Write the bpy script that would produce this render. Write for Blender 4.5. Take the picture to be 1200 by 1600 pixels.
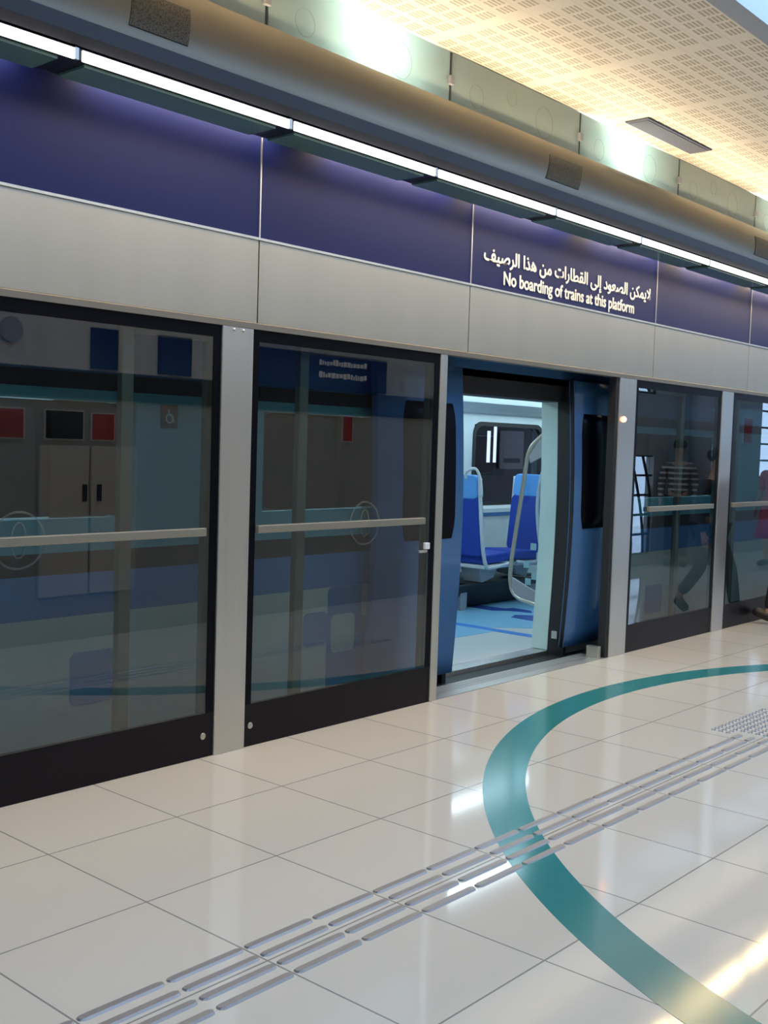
import bpy, bmesh, math, random
from mathutils import Vector, Matrix
random.seed(7)
PI = math.pi
sc = bpy.context.scene
for o in list(bpy.data.objects):
    bpy.data.objects.remove(o)
col = sc.collection

# ------------------------------------------------------------------ camera
CAM = Vector((-2.24850, -4.16135, 1.57364))
CR = Vector((0.65788644, -0.75246332, 0.03137498))
CU = Vector((0.02620816, 0.06450922, 0.9975729))
CF = Vector((0.75266099, 0.6554674, -0.06216042))
cam_d = bpy.data.cameras.new('camera')
cam_d.sensor_fit = 'HORIZONTAL'
cam_d.sensor_width = 36.0
cam_d.lens = 36.0 * 1725.5 / 1200.0
cam_d.clip_start = 0.05
cam_d.clip_end = 300
cam = bpy.data.objects.new('camera', cam_d)
col.objects.link(cam)
mw = Matrix((CR, CU, -CF)).transposed().to_4x4()
mw.translation = CAM
cam.matrix_world = mw
sc.camera = cam

# ------------------------------------------------------------------ colour management
sc.view_settings.view_transform = 'Standard'
sc.view_settings.look = 'None'
sc.view_settings.exposure = 0.0
sc.view_settings.gamma = 1.0
sc.view_settings.use_curve_mapping = False
sc.cycles.max_bounces = 9
sc.cycles.transparent_max_bounces = 24
sc.cycles.glossy_bounces = 5
sc.cycles.diffuse_bounces = 4
sc.cycles.sample_clamp_indirect = 6.0
sc.cycles.use_denoising = True

# ------------------------------------------------------------------ world: bright hazy sky seen through roof glazing
world = bpy.data.worlds.new('sky')
sc.world = world
world.use_nodes = True
bg = world.node_tree.nodes['Background']
bg.inputs[0].default_value = (0.64, 0.71, 1.0, 1)
bg.inputs[1].default_value = 5.3


def area(name, loc, size, size_y, power, color, rot=(0, 0, 0), portal=False):
    d = bpy.data.lights.new(name, 'AREA')
    d.shape = 'RECTANGLE'
    d.size = size
    d.size_y = size_y
    d.energy = power
    d.color = color
    o = bpy.data.objects.new(name, d)
    o.location = loc
    o.rotation_euler = rot
    col.objects.link(o)
    if portal:
        d.cycles.is_portal = True
    return o


X0, X1 = -4.0, 19.0                       # extent of the platform that is built
area('roof_glazing_portal', (7.5, -2.4, 4.05), 23.0, 1.5, 1, (1, 1, 1), portal=True)
WARM = (1.0, 0.72, 0.34)
for xm in (-0.4, 1.05, 2.5, 3.8, 5.2, 6.6, 8.0, 9.4):   # linear luminaire above the screen doors, its fascia wash, and an added ceiling fill
    area('linear_lamp_light', (xm, -0.335, 3.03), 1.3, 0.10, 12, WARM, rot=(math.radians(-14), 0, 0))
    area('fascia_wash_light', (xm, -0.058, 3.125), 1.12, 0.02, 6.0, (1.0, 0.80, 0.58), rot=(math.radians(24), 0, 0))
    area('added_ceiling_fill', (xm, -0.05, 3.60), 1.3, 0.04, 6.5, (1.0, 0.76, 0.48), rot=(math.radians(-128), 0, 0))  # added strip without a fixture, warms and brightens the ceiling
for i, y in enumerate((1.2, 2.55)):                      # light lines of the train ceiling
    area('train_lamp_light', (5.6, y, 2.125), 8.0, 0.10, 34, (0.60, 0.86, 1.0))

# ------------------------------------------------------------------ materials
MATS = {}


def new_mat(name):
    m = bpy.data.materials.new(name)
    m.use_nodes = True
    nt = m.node_tree
    nt.nodes.clear()
    out = nt.nodes.new('ShaderNodeOutputMaterial')
    MATS[name] = m
    return m, nt, out


def pbr(name, color, rough=0.5, metal=0.0, spec=0.5, noise=None, bump=0.0, coat=0.0, nscale=(8, 8, 8), aniso=0.0):
    m, nt, out = new_mat(name)
    b = nt.nodes.new('ShaderNodeBsdfPrincipled')
    b.inputs['Base Color'].default_value = (*color, 1)
    b.inputs['Roughness'].default_value = rough
    b.inputs['Metallic'].default_value = metal
    b.inputs['Specular IOR Level'].default_value = spec
    b.inputs['Coat Weight'].default_value = coat
    b.inputs['Anisotropic'].default_value = aniso
    nt.links.new(b.outputs[0], out.inputs[0])
    tc = nt.nodes.new('ShaderNodeTexCoord')
    mp = nt.nodes.new('ShaderNodeMapping')
    mp.inputs['Scale'].default_value = nscale
    nt.links.new(tc.outputs['Object'], mp.inputs[0])
    n = nt.nodes.new('ShaderNodeTexNoise')
    n.inputs['Scale'].default_value = 1.0
    n.inputs['Detail'].default_value = 3
    nt.links.new(mp.outputs[0], n.inputs[0])
    v = 0.06 if noise is None else noise
    mx = nt.nodes.new('ShaderNodeMix')
    mx.data_type = 'RGBA'
    mx.inputs[6].default_value = (*[c * (1 - v) for c in color], 1)
    mx.inputs[7].default_value = (*[min(1, c * (1 + v)) for c in color], 1)
    nt.links.new(n.outputs[0], mx.inputs[0])
    nt.links.new(mx.outputs[2], b.inputs['Base Color'])
    if bump:
        bp = nt.nodes.new('ShaderNodeBump')
        bp.inputs['Strength'].default_value = bump
        nt.links.new(n.outputs[0], bp.inputs['Height'])
        nt.links.new(bp.outputs[0], b.inputs['Normal'])
    return m


def emit(name, color, strength):
    m, nt, out = new_mat(name)
    e = nt.nodes.new('ShaderNodeEmission')
    e.inputs[0].default_value = (*color, 1)
    e.inputs[1].default_value = strength
    nt.links.new(e.outputs[0], out.inputs[0])
    return m


def glass(name, tint, ior=1.5, rough=0.0, refl=(1, 1, 1), haze=0.0, haze_col=(0.8, 0.9, 0.9)):
    m, nt, out = new_mat(name)
    t = nt.nodes.new('ShaderNodeBsdfTransparent')
    t.inputs[0].default_value = (*tint, 1)
    g = nt.nodes.new('ShaderNodeBsdfGlossy')
    g.inputs['Color'].default_value = (*refl, 1)
    g.inputs['Roughness'].default_value = rough
    f = nt.nodes.new('ShaderNodeFresnel')
    f.inputs[0].default_value = ior
    geo = nt.nodes.new('ShaderNodeNewGeometry')
    # a pane seen from inside its own thickness must not turn into a total mirror
    inv = nt.nodes.new('ShaderNodeMath')
    inv.operation = 'SUBTRACT'
    inv.inputs[0].default_value = 1.0
    nt.links.new(geo.outputs['Backfacing'], inv.inputs[1])
    ml = nt.nodes.new('ShaderNodeMath')
    ml.operation = 'MULTIPLY'
    nt.links.new(f.outputs[0], ml.inputs[0])
    nt.links.new(inv.outputs[0], ml.inputs[1])
    mix = nt.nodes.new('ShaderNodeMixShader')
    nt.links.new(ml.outputs[0], mix.inputs[0])
    src = t
    if haze:
        d = nt.nodes.new('ShaderNodeBsdfDiffuse')
        d.inputs[0].default_value = (*haze_col, 1)
        tr = nt.nodes.new('ShaderNodeBsdfTranslucent')
        tr.inputs[0].default_value = (*haze_col, 1)
        ad = nt.nodes.new('ShaderNodeMixShader')
        ad.inputs[0].default_value = 0.5
        nt.links.new(d.outputs[0], ad.inputs[1])
        nt.links.new(tr.outputs[0], ad.inputs[2])
        hm = nt.nodes.new('ShaderNodeMixShader')
        hm.inputs[0].default_value = haze
        nt.links.new(t.outputs[0], hm.inputs[1])
        nt.links.new(ad.outputs[0], hm.inputs[2])
        src = hm
    nt.links.new(src.outputs[0], mix.inputs[1])
    nt.links.new(g.outputs[0], mix.inputs[2])
    nt.links.new(mix.outputs[0], out.inputs[0])
    return m


def math_node(nt, op, a, b=None, c=None):
    n = nt.nodes.new('ShaderNodeMath')
    n.operation = op
    for i, v in enumerate((a, b, c)):
        if v is None:
            continue
        if isinstance(v, (int, float)):
            n.inputs[i].default_value = v
        else:
            nt.links.new(v, n.inputs[i])
    return n.outputs[0]


def tile_floor_mat():
    m, nt, out = new_mat('floor_tile')
    b = nt.nodes.new('ShaderNodeBsdfPrincipled')
    tc = nt.nodes.new('ShaderNodeTexCoord')
    sp = nt.nodes.new('ShaderNodeSeparateXYZ')
    nt.links.new(tc.outputs['Object'], sp.inputs[0])
    M = lambda *a: math_node(nt, *a)
    ux = M('PINGPONG', M('ADD', sp.outputs[0], 60.0), 0.3)
    uy = M('PINGPONG', M('ADD', sp.outputs[1], 59.993), 0.3)
    jt = M('MINIMUM', ux, uy)
    line = M('LESS_THAN', jt, 0.0032)
    # every tile a slightly different tone
    fx = M('FLOOR', M('DIVIDE', sp.outputs[0], 0.6))
    fy = M('FLOOR', M('DIVIDE', sp.outputs[1], 0.6))
    wn = nt.nodes.new('ShaderNodeTexWhiteNoise')
    wn.noise_dimensions = '2D'
    cb = nt.nodes.new('ShaderNodeCombineXYZ')
    nt.links.new(fx, cb.inputs[0]); nt.links.new(fy, cb.inputs[1])
    nt.links.new(cb.outputs[0], wn.inputs['Vector'])
    nz = nt.nodes.new('ShaderNodeTexNoise')
    nz.inputs['Scale'].default_value = 220
    nt.links.new(tc.outputs['Object'], nz.inputs['Vector'])
    f = M('ADD', M('MULTIPLY', wn.outputs[0], 0.6), M('MULTIPLY', nz.outputs[0], 0.4))
    mx = nt.nodes.new('ShaderNodeMix'); mx.data_type = 'RGBA'
    mx.inputs[6].default_value = (0.63, 0.565, 0.475, 1)
    mx.inputs[7].default_value = (0.67, 0.605, 0.51, 1)
    nt.links.new(f, mx.inputs[0])
    m2 = nt.nodes.new('ShaderNodeMix'); m2.data_type = 'RGBA'
    m2.inputs[7].default_value = (0.27, 0.25, 0.22, 1)
    nt.links.new(line, m2.inputs[0]); nt.links.new(mx.outputs[2], m2.inputs[6])
    nt.links.new(m2.outputs[2], b.inputs['Base Color'])
    b.inputs['Roughness'].default_value = 0.07
    b.inputs['Specular IOR Level'].default_value = 0.45
    nt.links.new(b.outputs[0], out.inputs[0])
    return m


def ceiling_mat():
    m, nt, out = new_mat('perforated_ceiling')
    b = nt.nodes.new('ShaderNodeBsdfPrincipled')
    tc = nt.nodes.new('ShaderNodeTexCoord')
    sp = nt.nodes.new('ShaderNodeSeparateXYZ')
    nt.links.new(tc.outputs['Object'], sp.inputs[0])
    M = lambda *a: math_node(nt, *a)
    X = M('ADD', sp.outputs[0], 100.0 - 3.80)
    Y = M('ADD', sp.outputs[1], 10.0)
    u = M('MODULO', X, 1.0)                     # 1 m modules along the platform
    v = M('MODULO', Y, 0.139)                   # strips across it
    band = M('MULTIPLY', M('GREATER_THAN', u, 0.045), M('LESS_THAN', u, 0.955))
    # four rows of slots in every strip, eight slots long per module
    dash = M('LESS_THAN', M('MODULO', M('SUBTRACT', u, 0.045), 0.11375), 0.086)
    vin = M('MULTIPLY', M('GREATER_THAN', v, 0.022), M('LESS_THAN', v, 0.118))
    slot = M('LESS_THAN', M('MODULO', M('SUBTRACT', v, 0.022), 0.0245), 0.0145)
    hole = M('MULTIPLY', M('MULTIPLY', band, dash), M('MULTIPLY', vin, slot))
    seam = M('LESS_THAN', v, 0.0035)
    mx = nt.nodes.new('ShaderNodeMix'); mx.data_type = 'RGBA'
    mx.inputs[6].default_value = (0.86, 0.79, 0.68, 1)
    mx.inputs[7].default_value = (0.46, 0.40, 0.30, 1)
    nt.links.new(M('MAXIMUM', hole, M('MULTIPLY', seam, 0.5)), mx.inputs[0])
    nt.links.new(mx.outputs[2], b.inputs['Base Color'])
    b.inputs['Roughness'].default_value = 0.45
    nt.links.new(b.outputs[0], out.inputs[0])
    return m


def vent_mat():
    m, nt, out = new_mat('perforated_vent')
    b = nt.nodes.new('ShaderNodeBsdfPrincipled')
    tc = nt.nodes.new('ShaderNodeTexCoord')
    w = nt.nodes.new('ShaderNodeTexVoronoi')
    w.inputs['Scale'].default_value = 130
    nt.links.new(tc.outputs['Object'], w.inputs['Vector'])
    c = math_node(nt, 'LESS_THAN', w.outputs['Distance'], 0.42)
    mx = nt.nodes.new('ShaderNodeMix'); mx.data_type = 'RGBA'
    mx.inputs[6].default_value = (0.10, 0.09, 0.07, 1)
    mx.inputs[7].default_value = (0.03, 0.03, 0.03, 1)
    nt.links.new(c, mx.inputs[0]); nt.links.new(mx.outputs[2], b.inputs['Base Color'])
    b.inputs['Roughness'].default_value = 0.5
    b.inputs['Metallic'].default_value = 0.5
    nt.links.new(b.outputs[0], out.inputs[0])
    return m


FLOOR = tile_floor_mat()
CEIL = ceiling_mat()
VENT = vent_mat()
STEEL = pbr('brushed_steel', (0.62, 0.60, 0.56), 0.40, 1.0, noise=0.09, nscale=(26, 26, 0.7), bump=0.02)
EDGERAIL = pbr('edge_rail_steel', (0.22, 0.20, 0.17), 0.45, 0.6)
STEEL_H = pbr('header_steel', (0.47, 0.44, 0.38), 0.42, 0.85, noise=0.08, nscale=(5, 5, 0.5), bump=0.03)
CANOPY = pbr('canopy_steel', (0.21, 0.195, 0.165), 0.40, 0.9, noise=0.07, nscale=(1.2, 14, 14), bump=0.02)
POST = pbr('post_steel', (0.60, 0.59, 0.56), 0.33, 0.9, noise=0.06, nscale=(30, 30, 1))
DARKMETAL = pbr('dark_metal', (0.025, 0.027, 0.04), 0.4, 0.3)
BLACK = pbr('black_frit', (0.003, 0.003, 0.006), 0.3, 0.0, spec=0.1)
KICK = pbr('kick_plate_black', (0.007, 0.005, 0.008), 0.35, 0.0, spec=0.2)
RUBBER = pbr('black_rubber', (0.012, 0.012, 0.014), 0.6)
BRONZE = pbr('bronze_frame', (0.27, 0.245, 0.18), 0.45, 0.5)
BLUE = pbr('fascia_blue', (0.007, 0.013, 0.088), 0.44, 0.0, spec=0.16, coat=0.0)
TEXT = pbr('sign_white', (0.86, 0.84, 0.80), 0.5)
TEAL = pbr('teal_inlay', (0.035, 0.215, 0.215), 0.14, spec=0.45)
TACT = pbr('tactile_steel', (0.36, 0.345, 0.35), 0.40, 0.6, noise=0.1, nscale=(60, 600, 60))
THRESH = pbr('threshold_aluminium', (0.55, 0.54, 0.50), 0.40, 0.7, noise=0.08, nscale=(2, 60, 2))
PANE = glass('screen_glass', (0.60, 0.69, 0.72), 1.85)
UPPER = glass('frosted_glass', (0.45, 0.6, 0.58), 1.5, rough=0.12, haze=0.9, haze_col=(0.50, 0.62, 0.60))
RING = glass('etched_ring', (0.95, 0.95, 0.92), 1.1, rough=0.3, haze=0.12, haze_col=(0.7, 0.75, 0.65))
GREENGL = pbr('green_lamp_cover', (0.12, 0.22, 0.20), 0.20)
LAMP = emit('lamp_white', (1.0, 0.96, 0.90), 3.2)
REDLAMP = emit('lamp_orange_red', (1.0, 0.30, 0.12), 9.0)
ORANGE = emit('lamp_amber', (1.0, 0.45, 0.10), 2.0)
TRAINBLUE = pbr('train_blue', (0.05, 0.15, 0.34), 0.25, coat=0.3)
TRAINBAND = pbr('train_band_blue', (0.07, 0.24, 0.50), 0.3)
TRAINBLUE2 = pbr('train_light_blue', (0.12, 0.28, 0.52), 0.3)
TRAINPALE = pbr('train_pale', (0.74, 0.70, 0.62), 0.3)
TRAINTEAL = pbr('train_teal_white', (0.17, 0.46, 0.46), 0.35)
FARGLASS = glass('far_window_glass', (0.5, 0.53, 0.55), 1.4)
TRAINWIN = glass('train_window_glass', (0.10, 0.115, 0.12), 1.5)
INNER = pbr('train_inner_pale', (0.52, 0.60, 0.62), 0.45)
INNERTEAL = pbr('pillar_cover', (0.50, 0.68, 0.66), 0.45)
INNERCEIL = pbr('train_ceiling', (0.60, 0.68, 0.72), 0.5)
TLAMP = emit('train_lamp', (0.75, 0.93, 1.0), 4.0)
TFLOOR = pbr('train_floor_pale', (0.50, 0.52, 0.50), 0.35, noise=0.03)
TFBLUE = pbr('train_floor_light_blue', (0.19, 0.42, 0.60), 0.35)
TFLINE = pbr('train_floor_blue', (0.05, 0.22, 0.60), 0.35)
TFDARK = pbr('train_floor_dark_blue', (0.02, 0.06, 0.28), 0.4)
SEATBLUE = pbr('seat_fabric_blue', (0.008, 0.045, 0.33), 0.7, nscale=(90, 90, 90), noise=0.25)
SEATLIGHT = pbr('seat_headrest_blue', (0.10, 0.33, 0.72), 0.6)
SEATFRAME = pbr('seat_frame_white', (0.55, 0.58, 0.60), 0.35)
BARMET = pbr('push_bar_metal', (0.30, 0.275, 0.22), 0.45, 0.5)
RAIL = pbr('warm_rail_steel', (0.55, 0.52, 0.44), 0.3, 0.8)
SCREENGL = glass('draught_glass', (0.85, 0.9, 0.92), 1.4)
FROST = glass('frosted_square', (0.7, 0.8, 0.8), 1.4, rough=0.4, haze=0.6, haze_col=(0.5, 0.7, 0.75))
GREYWALL = pbr('grey_wall_panel', (0.38, 0.40, 0.40), 0.45)
DARKWALL = pbr('dark_wall', (0.02, 0.022, 0.025), 0.6)
PLASTER = pbr('pale_plaster', (0.62, 0.60, 0.56), 0.6)
TRIMBLUE = pbr('roof_beam_grey', (0.36, 0.40, 0.47), 0.5, 0.2)
FITTING = pbr('fitting_grey', (0.13, 0.145, 0.20), 0.8, spec=0.1)
LIGHTGREY = pbr('recess_grey', (0.30, 0.31, 0.34), 0.4)
POSTRED = pbr('poster_red', (0.45, 0.05, 0.05), 0.5)
POSTBLK = pbr('poster_dark', (0.02, 0.02, 0.03), 0.5)
POSTWHT = pbr('poster_white', (0.65, 0.65, 0.65), 0.5)
WHITE = pbr('white_plastic', (0.8, 0.8, 0.8), 0.4)
SKYGLASS = glass('roof_glass', (0.82, 0.95, 0.97), 1.4)
SKIN = pbr('skin', (0.40, 0.24, 0.17), 0.55)
HAIR = pbr('hair_dark', (0.015, 0.012, 0.01), 0.6)
CLOTH_BLK = pbr('cloth_black', (0.012, 0.012, 0.016), 0.8)
CLOTH_NAVY = pbr('cloth_navy', (0.02, 0.03, 0.06), 0.8)
CLOTH_RED = pbr('cloth_red', (0.55, 0.06, 0.09), 0.8, noise=0.6, nscale=(20, 20, 20))
SHOE = pbr('shoe_black', (0.01, 0.01, 0.01), 0.45)


def stripe_mat():
    m, nt, out = new_mat('striped_shirt')
    b = nt.nodes.new('ShaderNodeBsdfPrincipled')
    tc = nt.nodes.new('ShaderNodeTexCoord')
    sp = nt.nodes.new('ShaderNodeSeparateXYZ')
    nt.links.new(tc.outputs['Object'], sp.inputs[0])
    s = math_node(nt, 'LESS_THAN', math_node(nt, 'MODULO', sp.outputs[2], 0.075), 0.028)
    mx = nt.nodes.new('ShaderNodeMix'); mx.data_type = 'RGBA'
    mx.inputs[6].default_value = (0.09, 0.07, 0.07, 1)
    mx.inputs[7].default_value = (0.50, 0.46, 0.42, 1)
    nt.links.new(s, mx.inputs[0]); nt.links.new(mx.outputs[2], b.inputs['Base Color'])
    b.inputs['Roughness'].default_value = 0.8
    nt.links.new(b.outputs[0], out.inputs[0])
    return m


STRIPES = stripe_mat()


# ------------------------------------------------------------------ mesh helpers
def add_box(bm, x0, x1, y0, y1, z0, z1, mi=0):
    vs = [bm.verts.new(p) for p in ((x0, y0, z0), (x1, y0, z0), (x1, y1, z0), (x0, y1, z0),
                                    (x0, y0, z1), (x1, y0, z1), (x1, y1, z1), (x0, y1, z1))]
    for f in ((0, 3, 2, 1), (4, 5, 6, 7), (0, 1, 5, 4), (1, 2, 6, 5), (2, 3, 7, 6), (3, 0, 4, 7)):
        fc = bm.faces.new([vs[i] for i in f])
        fc.material_index = mi


def add_prism(bm, pts, axis, a, b, mi=0):
    """pts: 2-D outline; axis: the extruded axis; other two in cyclic x,y,z order"""
    def P(p, t):
        if axis == 'x': return (t, p[0], p[1])
        if axis == 'y': return (p[0], t, p[1])
        return (p[0], p[1], t)
    A = [bm.verts.new(P(p, a)) for p in pts]
    B = [bm.verts.new(P(p, b)) for p in pts]
    n = len(pts)
    fs = [bm.faces.new(A), bm.faces.new(B[::-1])]
    for i in range(n):
        fs.append(bm.faces.new((A[i], B[i], B[(i + 1) % n], A[(i + 1) % n])))
    for f in fs:
        f.material_index = mi
    bmesh.ops.recalc_face_normals(bm, faces=fs)


def rrect(x0, x1, z0, z1, r, seg=5):
    pts = []
    for cx, cz, a0 in ((x1 - r, z1 - r, 0), (x0 + r, z1 - r, 90), (x0 + r, z0 + r, 180), (x1 - r, z0 + r, 270)):
        for k in range(seg + 1):
            a = math.radians(a0 + 90 * k / seg)
            pts.append((cx + r * math.cos(a), cz + r * math.sin(a)))
    return pts


def smooth_path(pts, n=6):
    pts = [Vector(p) for p in pts]
    out = []
    for i in range(len(pts) - 1):
        p0 = pts[max(i - 1, 0)]; p1 = pts[i]; p2 = pts[i + 1]; p3 = pts[min(i + 2, len(pts) - 1)]
        for k in range(n):
            t = k / n
            out.append(0.5 * ((2 * p1) + (p2 - p0) * t + (2 * p0 - 5 * p1 + 4 * p2 - p3) * t * t + (3 * p1 - p0 - 3 * p2 + p3) * t ** 3))
    out.append(pts[-1])
    return out


def add_tube(bm, pts, r, seg=8, mi=0):
    pts = [Vector(p) for p in pts]
    rings = []
    up = Vector((0, 0, 1))
    for i, p in enumerate(pts):
        d = (pts[min(i + 1, len(pts) - 1)] - pts[max(i - 1, 0)]).normalized()
        a = d.cross(up)
        if a.length < 0.2:
            a = d.cross(Vector((1, 0, 0)))
        a.normalize()
        if rings and a.dot(la) < 0:
            a = -a
        la = a
        b = d.cross(a)
        rr = r[i] if isinstance(r, (list, tuple)) else r
        rings.append([bm.verts.new(p + (a * math.cos(2 * PI * k / seg) + b * math.sin(2 * PI * k / seg)) * rr) for k in range(seg)])
    fs = []
    for A, B in zip(rings, rings[1:]):
        for k in range(seg):
            fs.append(bm.faces.new((A[k], A[(k + 1) % seg], B[(k + 1) % seg], B[k])))
    fs.append(bm.faces.new(rings[0])); fs.append(bm.faces.new(rings[-1][::-1]))
    for f in fs:
        f.material_index = mi
        f.smooth = True
    bmesh.ops.recalc_face_normals(bm, faces=fs)


def add_ball(bm, c, r, sx=1, sy=1, sz=1, seg=16, rings=10):
    m = Matrix.Translation(c) @ Matrix.Diagonal((r * sx, r * sy, r * sz, 1))
    ret = bmesh.ops.create_uvsphere(bm, u_segments=seg, v_segments=rings, radius=1, matrix=m)
    for v in ret['verts']:
        for f in v.link_faces:
            f.smooth = True


def obj(name, bm, mats, parent=None, bevel=0, smooth=False):
    me = bpy.data.meshes.new(name)
    bm.to_mesh(me)
    bm.free()
    if not isinstance(mats, (list, tuple)):
        mats = [mats]
    for m in mats:
        me.materials.append(m)
    o = bpy.data.objects.new(name, me)
    col.objects.link(o)
    if smooth:
        for p in me.polygons:
            p.use_smooth = True
    if parent:
        o.parent = parent
        o.matrix_parent_inverse = Matrix.Translation(-parent.location) if parent.parent is None and parent.type == 'EMPTY' and parent.rotation_euler.z == 0 else Matrix()
    if bevel:
        bv = o.modifiers.new('bevel', 'BEVEL')
        bv.width = bevel
        bv.segments = 2
        bv.limit_method = 'ANGLE'
    return o


def box(name, x0, x1, y0, y1, z0, z1, mats, parent=None, bevel=0):
    bm = bmesh.new()
    add_box(bm, x0, x1, y0, y1, z0, z1)
    return obj(name, bm, mats, parent, bevel)


def tag(o, label, cat, group=None, kind=None):
    o['label'] = label
    o['category'] = cat
    if group: o['group'] = group
    if kind: o['kind'] = kind
    return o


def struct(o, label=None):
    o['kind'] = 'structure'
    if label: o['label'] = label
    return o


def thing(name, label, cat, loc, group=None, rotz=0):
    o = bpy.data.objects.new(name, None)
    o.empty_display_size = 0.1
    col.objects.link(o)
    o.location = loc
    o.rotation_euler = (0, 0, rotz)
    return tag(o, label, cat, group)


def dup(root, loc, label, group=None):
    r = root.copy(); col.objects.link(r); r.location = loc
    r['label'] = label
    if group: r['group'] = group
    for ch in list(root.children):
        c = ch.copy(); col.objects.link(c); c.parent = r
        for g in ch.children:
            d = g.copy(); col.objects.link(d); d.parent = c
    return r


# ================================================================== SETTING
EDGE_Y = 0.215                    # front edge of the platform at the open door
BACK_Y = -3.10                    # wall behind the platform
# floor: one slab, thinner strip beneath the screen doors
bm = bmesh.new()
add_box(bm, X0, X1, -7.0, 0.0, -0.25, 0.0)
struct(obj('floor', bm, FLOOR), 'cream glossy tiled platform floor')
# platform edge under the fixed screens
box_ = bmesh.new()
add_box(box_, X0, X1, 0.0, 0.20, -0.25, -0.004)
struct(obj('trim_1', box_, DARKMETAL), 'dark platform edge under the screen doors')

# ceiling: perforated strip between the glass panels and the roof beam
bm = bmesh.new()
add_box(bm, X0, X1, -1.53, 0.45, 3.90, 3.96)
struct(obj('ceiling', bm, CEIL), 'cream perforated metal ceiling')
box_ = bmesh.new(); add_box(box_, X0, X1, -1.655, -1.535, 3.88, 4.10)
struct(obj('trim_2', box_, TRIMBLUE), 'blue grey beam along the edge of the perforated ceiling')
# roof glazing and its bars
bm = bmesh.new()
add_box(bm, X0, X1, -3.2, -1.66, 4.10, 4.112)
struct(obj('window_1', bm, SKYGLASS), 'glass roof over the platform')
bm = bmesh.new()
for k in range(12):
    x = X0 + 0.9 + k * 2.0
    add_box(bm, x, x + 0.09, -3.2, -1.66, 3.98, 4.09)
struct(obj('trim_3', bm, TRIMBLUE), 'bars of the glass roof')
bm = bmesh.new(); add_box(bm, X0, X1, -7.0, -3.2, 3.90, 4.1)
struct(obj('ceiling.001', bm, PLASTER), 'plain ceiling of the recess')
# walls
bm = bmesh.new(); add_box(bm, X0 - 0.2, X0, -7.0, 3.3, -0.25, 4.1)
struct(obj('wall_left', bm, GREYWALL))
bm = bmesh.new(); add_box(bm, X0, 1.2, -7.2, -7.0, -0.25, 4.1)
struct(obj('wall_rear', bm, PLASTER))
bm = bmesh.new(); add_box(bm, 1.1, 1.2, -7.0, BACK_Y - 0.12, 0.0, 3.9)
struct(obj('wall_side', bm, PLASTER))
bm = bmesh.new(); add_box(bm, X1, X1 + 0.2, BACK_Y, 3.3, -0.25, 4.1)
struct(obj('wall_right', bm, GREYWALL))
# the back wall with two glazed bays (seen mirrored in the far screens)
W = [(10.75, 11.75, [(0.15, 1.52), (2.36, 2.62)]), (12.98, 13.75, [(0.10, 1.98), (2.40, 2.62)]), (15.4, 18.4, [(1.2, 2.7)])]
bm = bmesh.new()
xs = [1.2] + [v for w in W for v in w[:2]] + [X1]
for i in range(0, len(xs), 2):
    add_box(bm, xs[i], xs[i + 1], BACK_Y - 0.12, BACK_Y, 0, 4.1)
for (a, b, zr) in W:
    z = 0.0
    for (z0, z1) in zr:
        add_box(bm, a, b, BACK_Y - 0.12, BACK_Y, z, z0)
        z = z1
    add_box(bm, a, b, BACK_Y - 0.12, BACK_Y, z, 4.1)
struct(obj('wall_back', bm, GREYWALL), 'grey panel wall behind the platform')
wi = 2
for i, (a, b, zr) in enumerate(W):
    for (z0, z1) in zr:
        bm = bmesh.new()
        add_box(bm, a, b, BACK_Y - 0.07, BACK_Y - 0.06, z0, z1)
        g = struct(obj('window_%d' % wi, bm, SKYGLASS), 'glazed bay of the back wall')
        wi += 1
        bm = bmesh.new()
        z = z0
        while z < z1:
            add_box(bm, a, b, BACK_Y - 0.055, BACK_Y - 0.02, z, z + 0.03)
            z += 0.27
        n = 3 if i < 2 else 5
        for k in range(n):
            xa = a + (b - a) * (k + 0.2) / n
            pts = [(min(b - 0.02, xa + (b - a) * 0.45 * math.sin(PI * 0.5 * t / 8)), BACK_Y - 0.035, z1 - (z1 - z0) * t / 8) for t in range(9)]
            add_tube(bm, pts, 0.022, 6)
        obj('window_lattice', bm, DARKMETAL, g)
# dark high band on the back wall
bm = bmesh.new(); add_box(bm, 1.2, 10.7, BACK_Y + 0.002, BACK_Y + 0.02, 1.84, 2.05)
struct(obj('trim_4', bm, DARKMETAL), 'dark band on the back wall')
bm = bmesh.new(); add_box(bm, 1.2, 4.2, BACK_Y + 0.002, BACK_Y + 0.018, 2.055, 2.9)
struct(obj('trim_5', bm, PLASTER), 'pale upper panels of the back wall')

# track bed, pit and the far side of the hall
bm = bmesh.new(); add_box(bm, X0, X1, 0.20, 7.0, -1.25, -1.15)
struct(obj('floor.001', bm, DARKWALL), 'dark track bed')
bm = bmesh.new(); add_box(bm, X0, X1, 0.16, 0.20, -1.15, -0.25)
struct(obj('wall_pit', bm, DARKWALL))
bm = bmesh.new()
far_gaps = [(13.20, 13.32, 1.30, 1.84), (13.39, 13.50, 1.30, 1.95)]
xs = [X0, 13.20, 13.32, 13.39, 13.50, X1 + 6]
for i in range(0, len(xs), 2):
    add_box(bm, xs[i], xs[i + 1], 7.0, 7.015, -1.25, 4.5)
for a, b, z0, z1 in far_gaps:
    add_box(bm, a, b, 7.0, 7.015, -1.25, z0); add_box(bm, a, b, 7.0, 7.015, z1, 4.5)
struct(obj('wall_far', bm, DARKWALL), 'dark wall beyond the track with narrow bright slits')
bm = bmesh.new(); add_box(bm, X0, X1 + 6, 0.455, 7.0, 4.0, 4.1)
struct(obj('ceiling.002', bm, DARKWALL), 'dark ceiling over the track')

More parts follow.
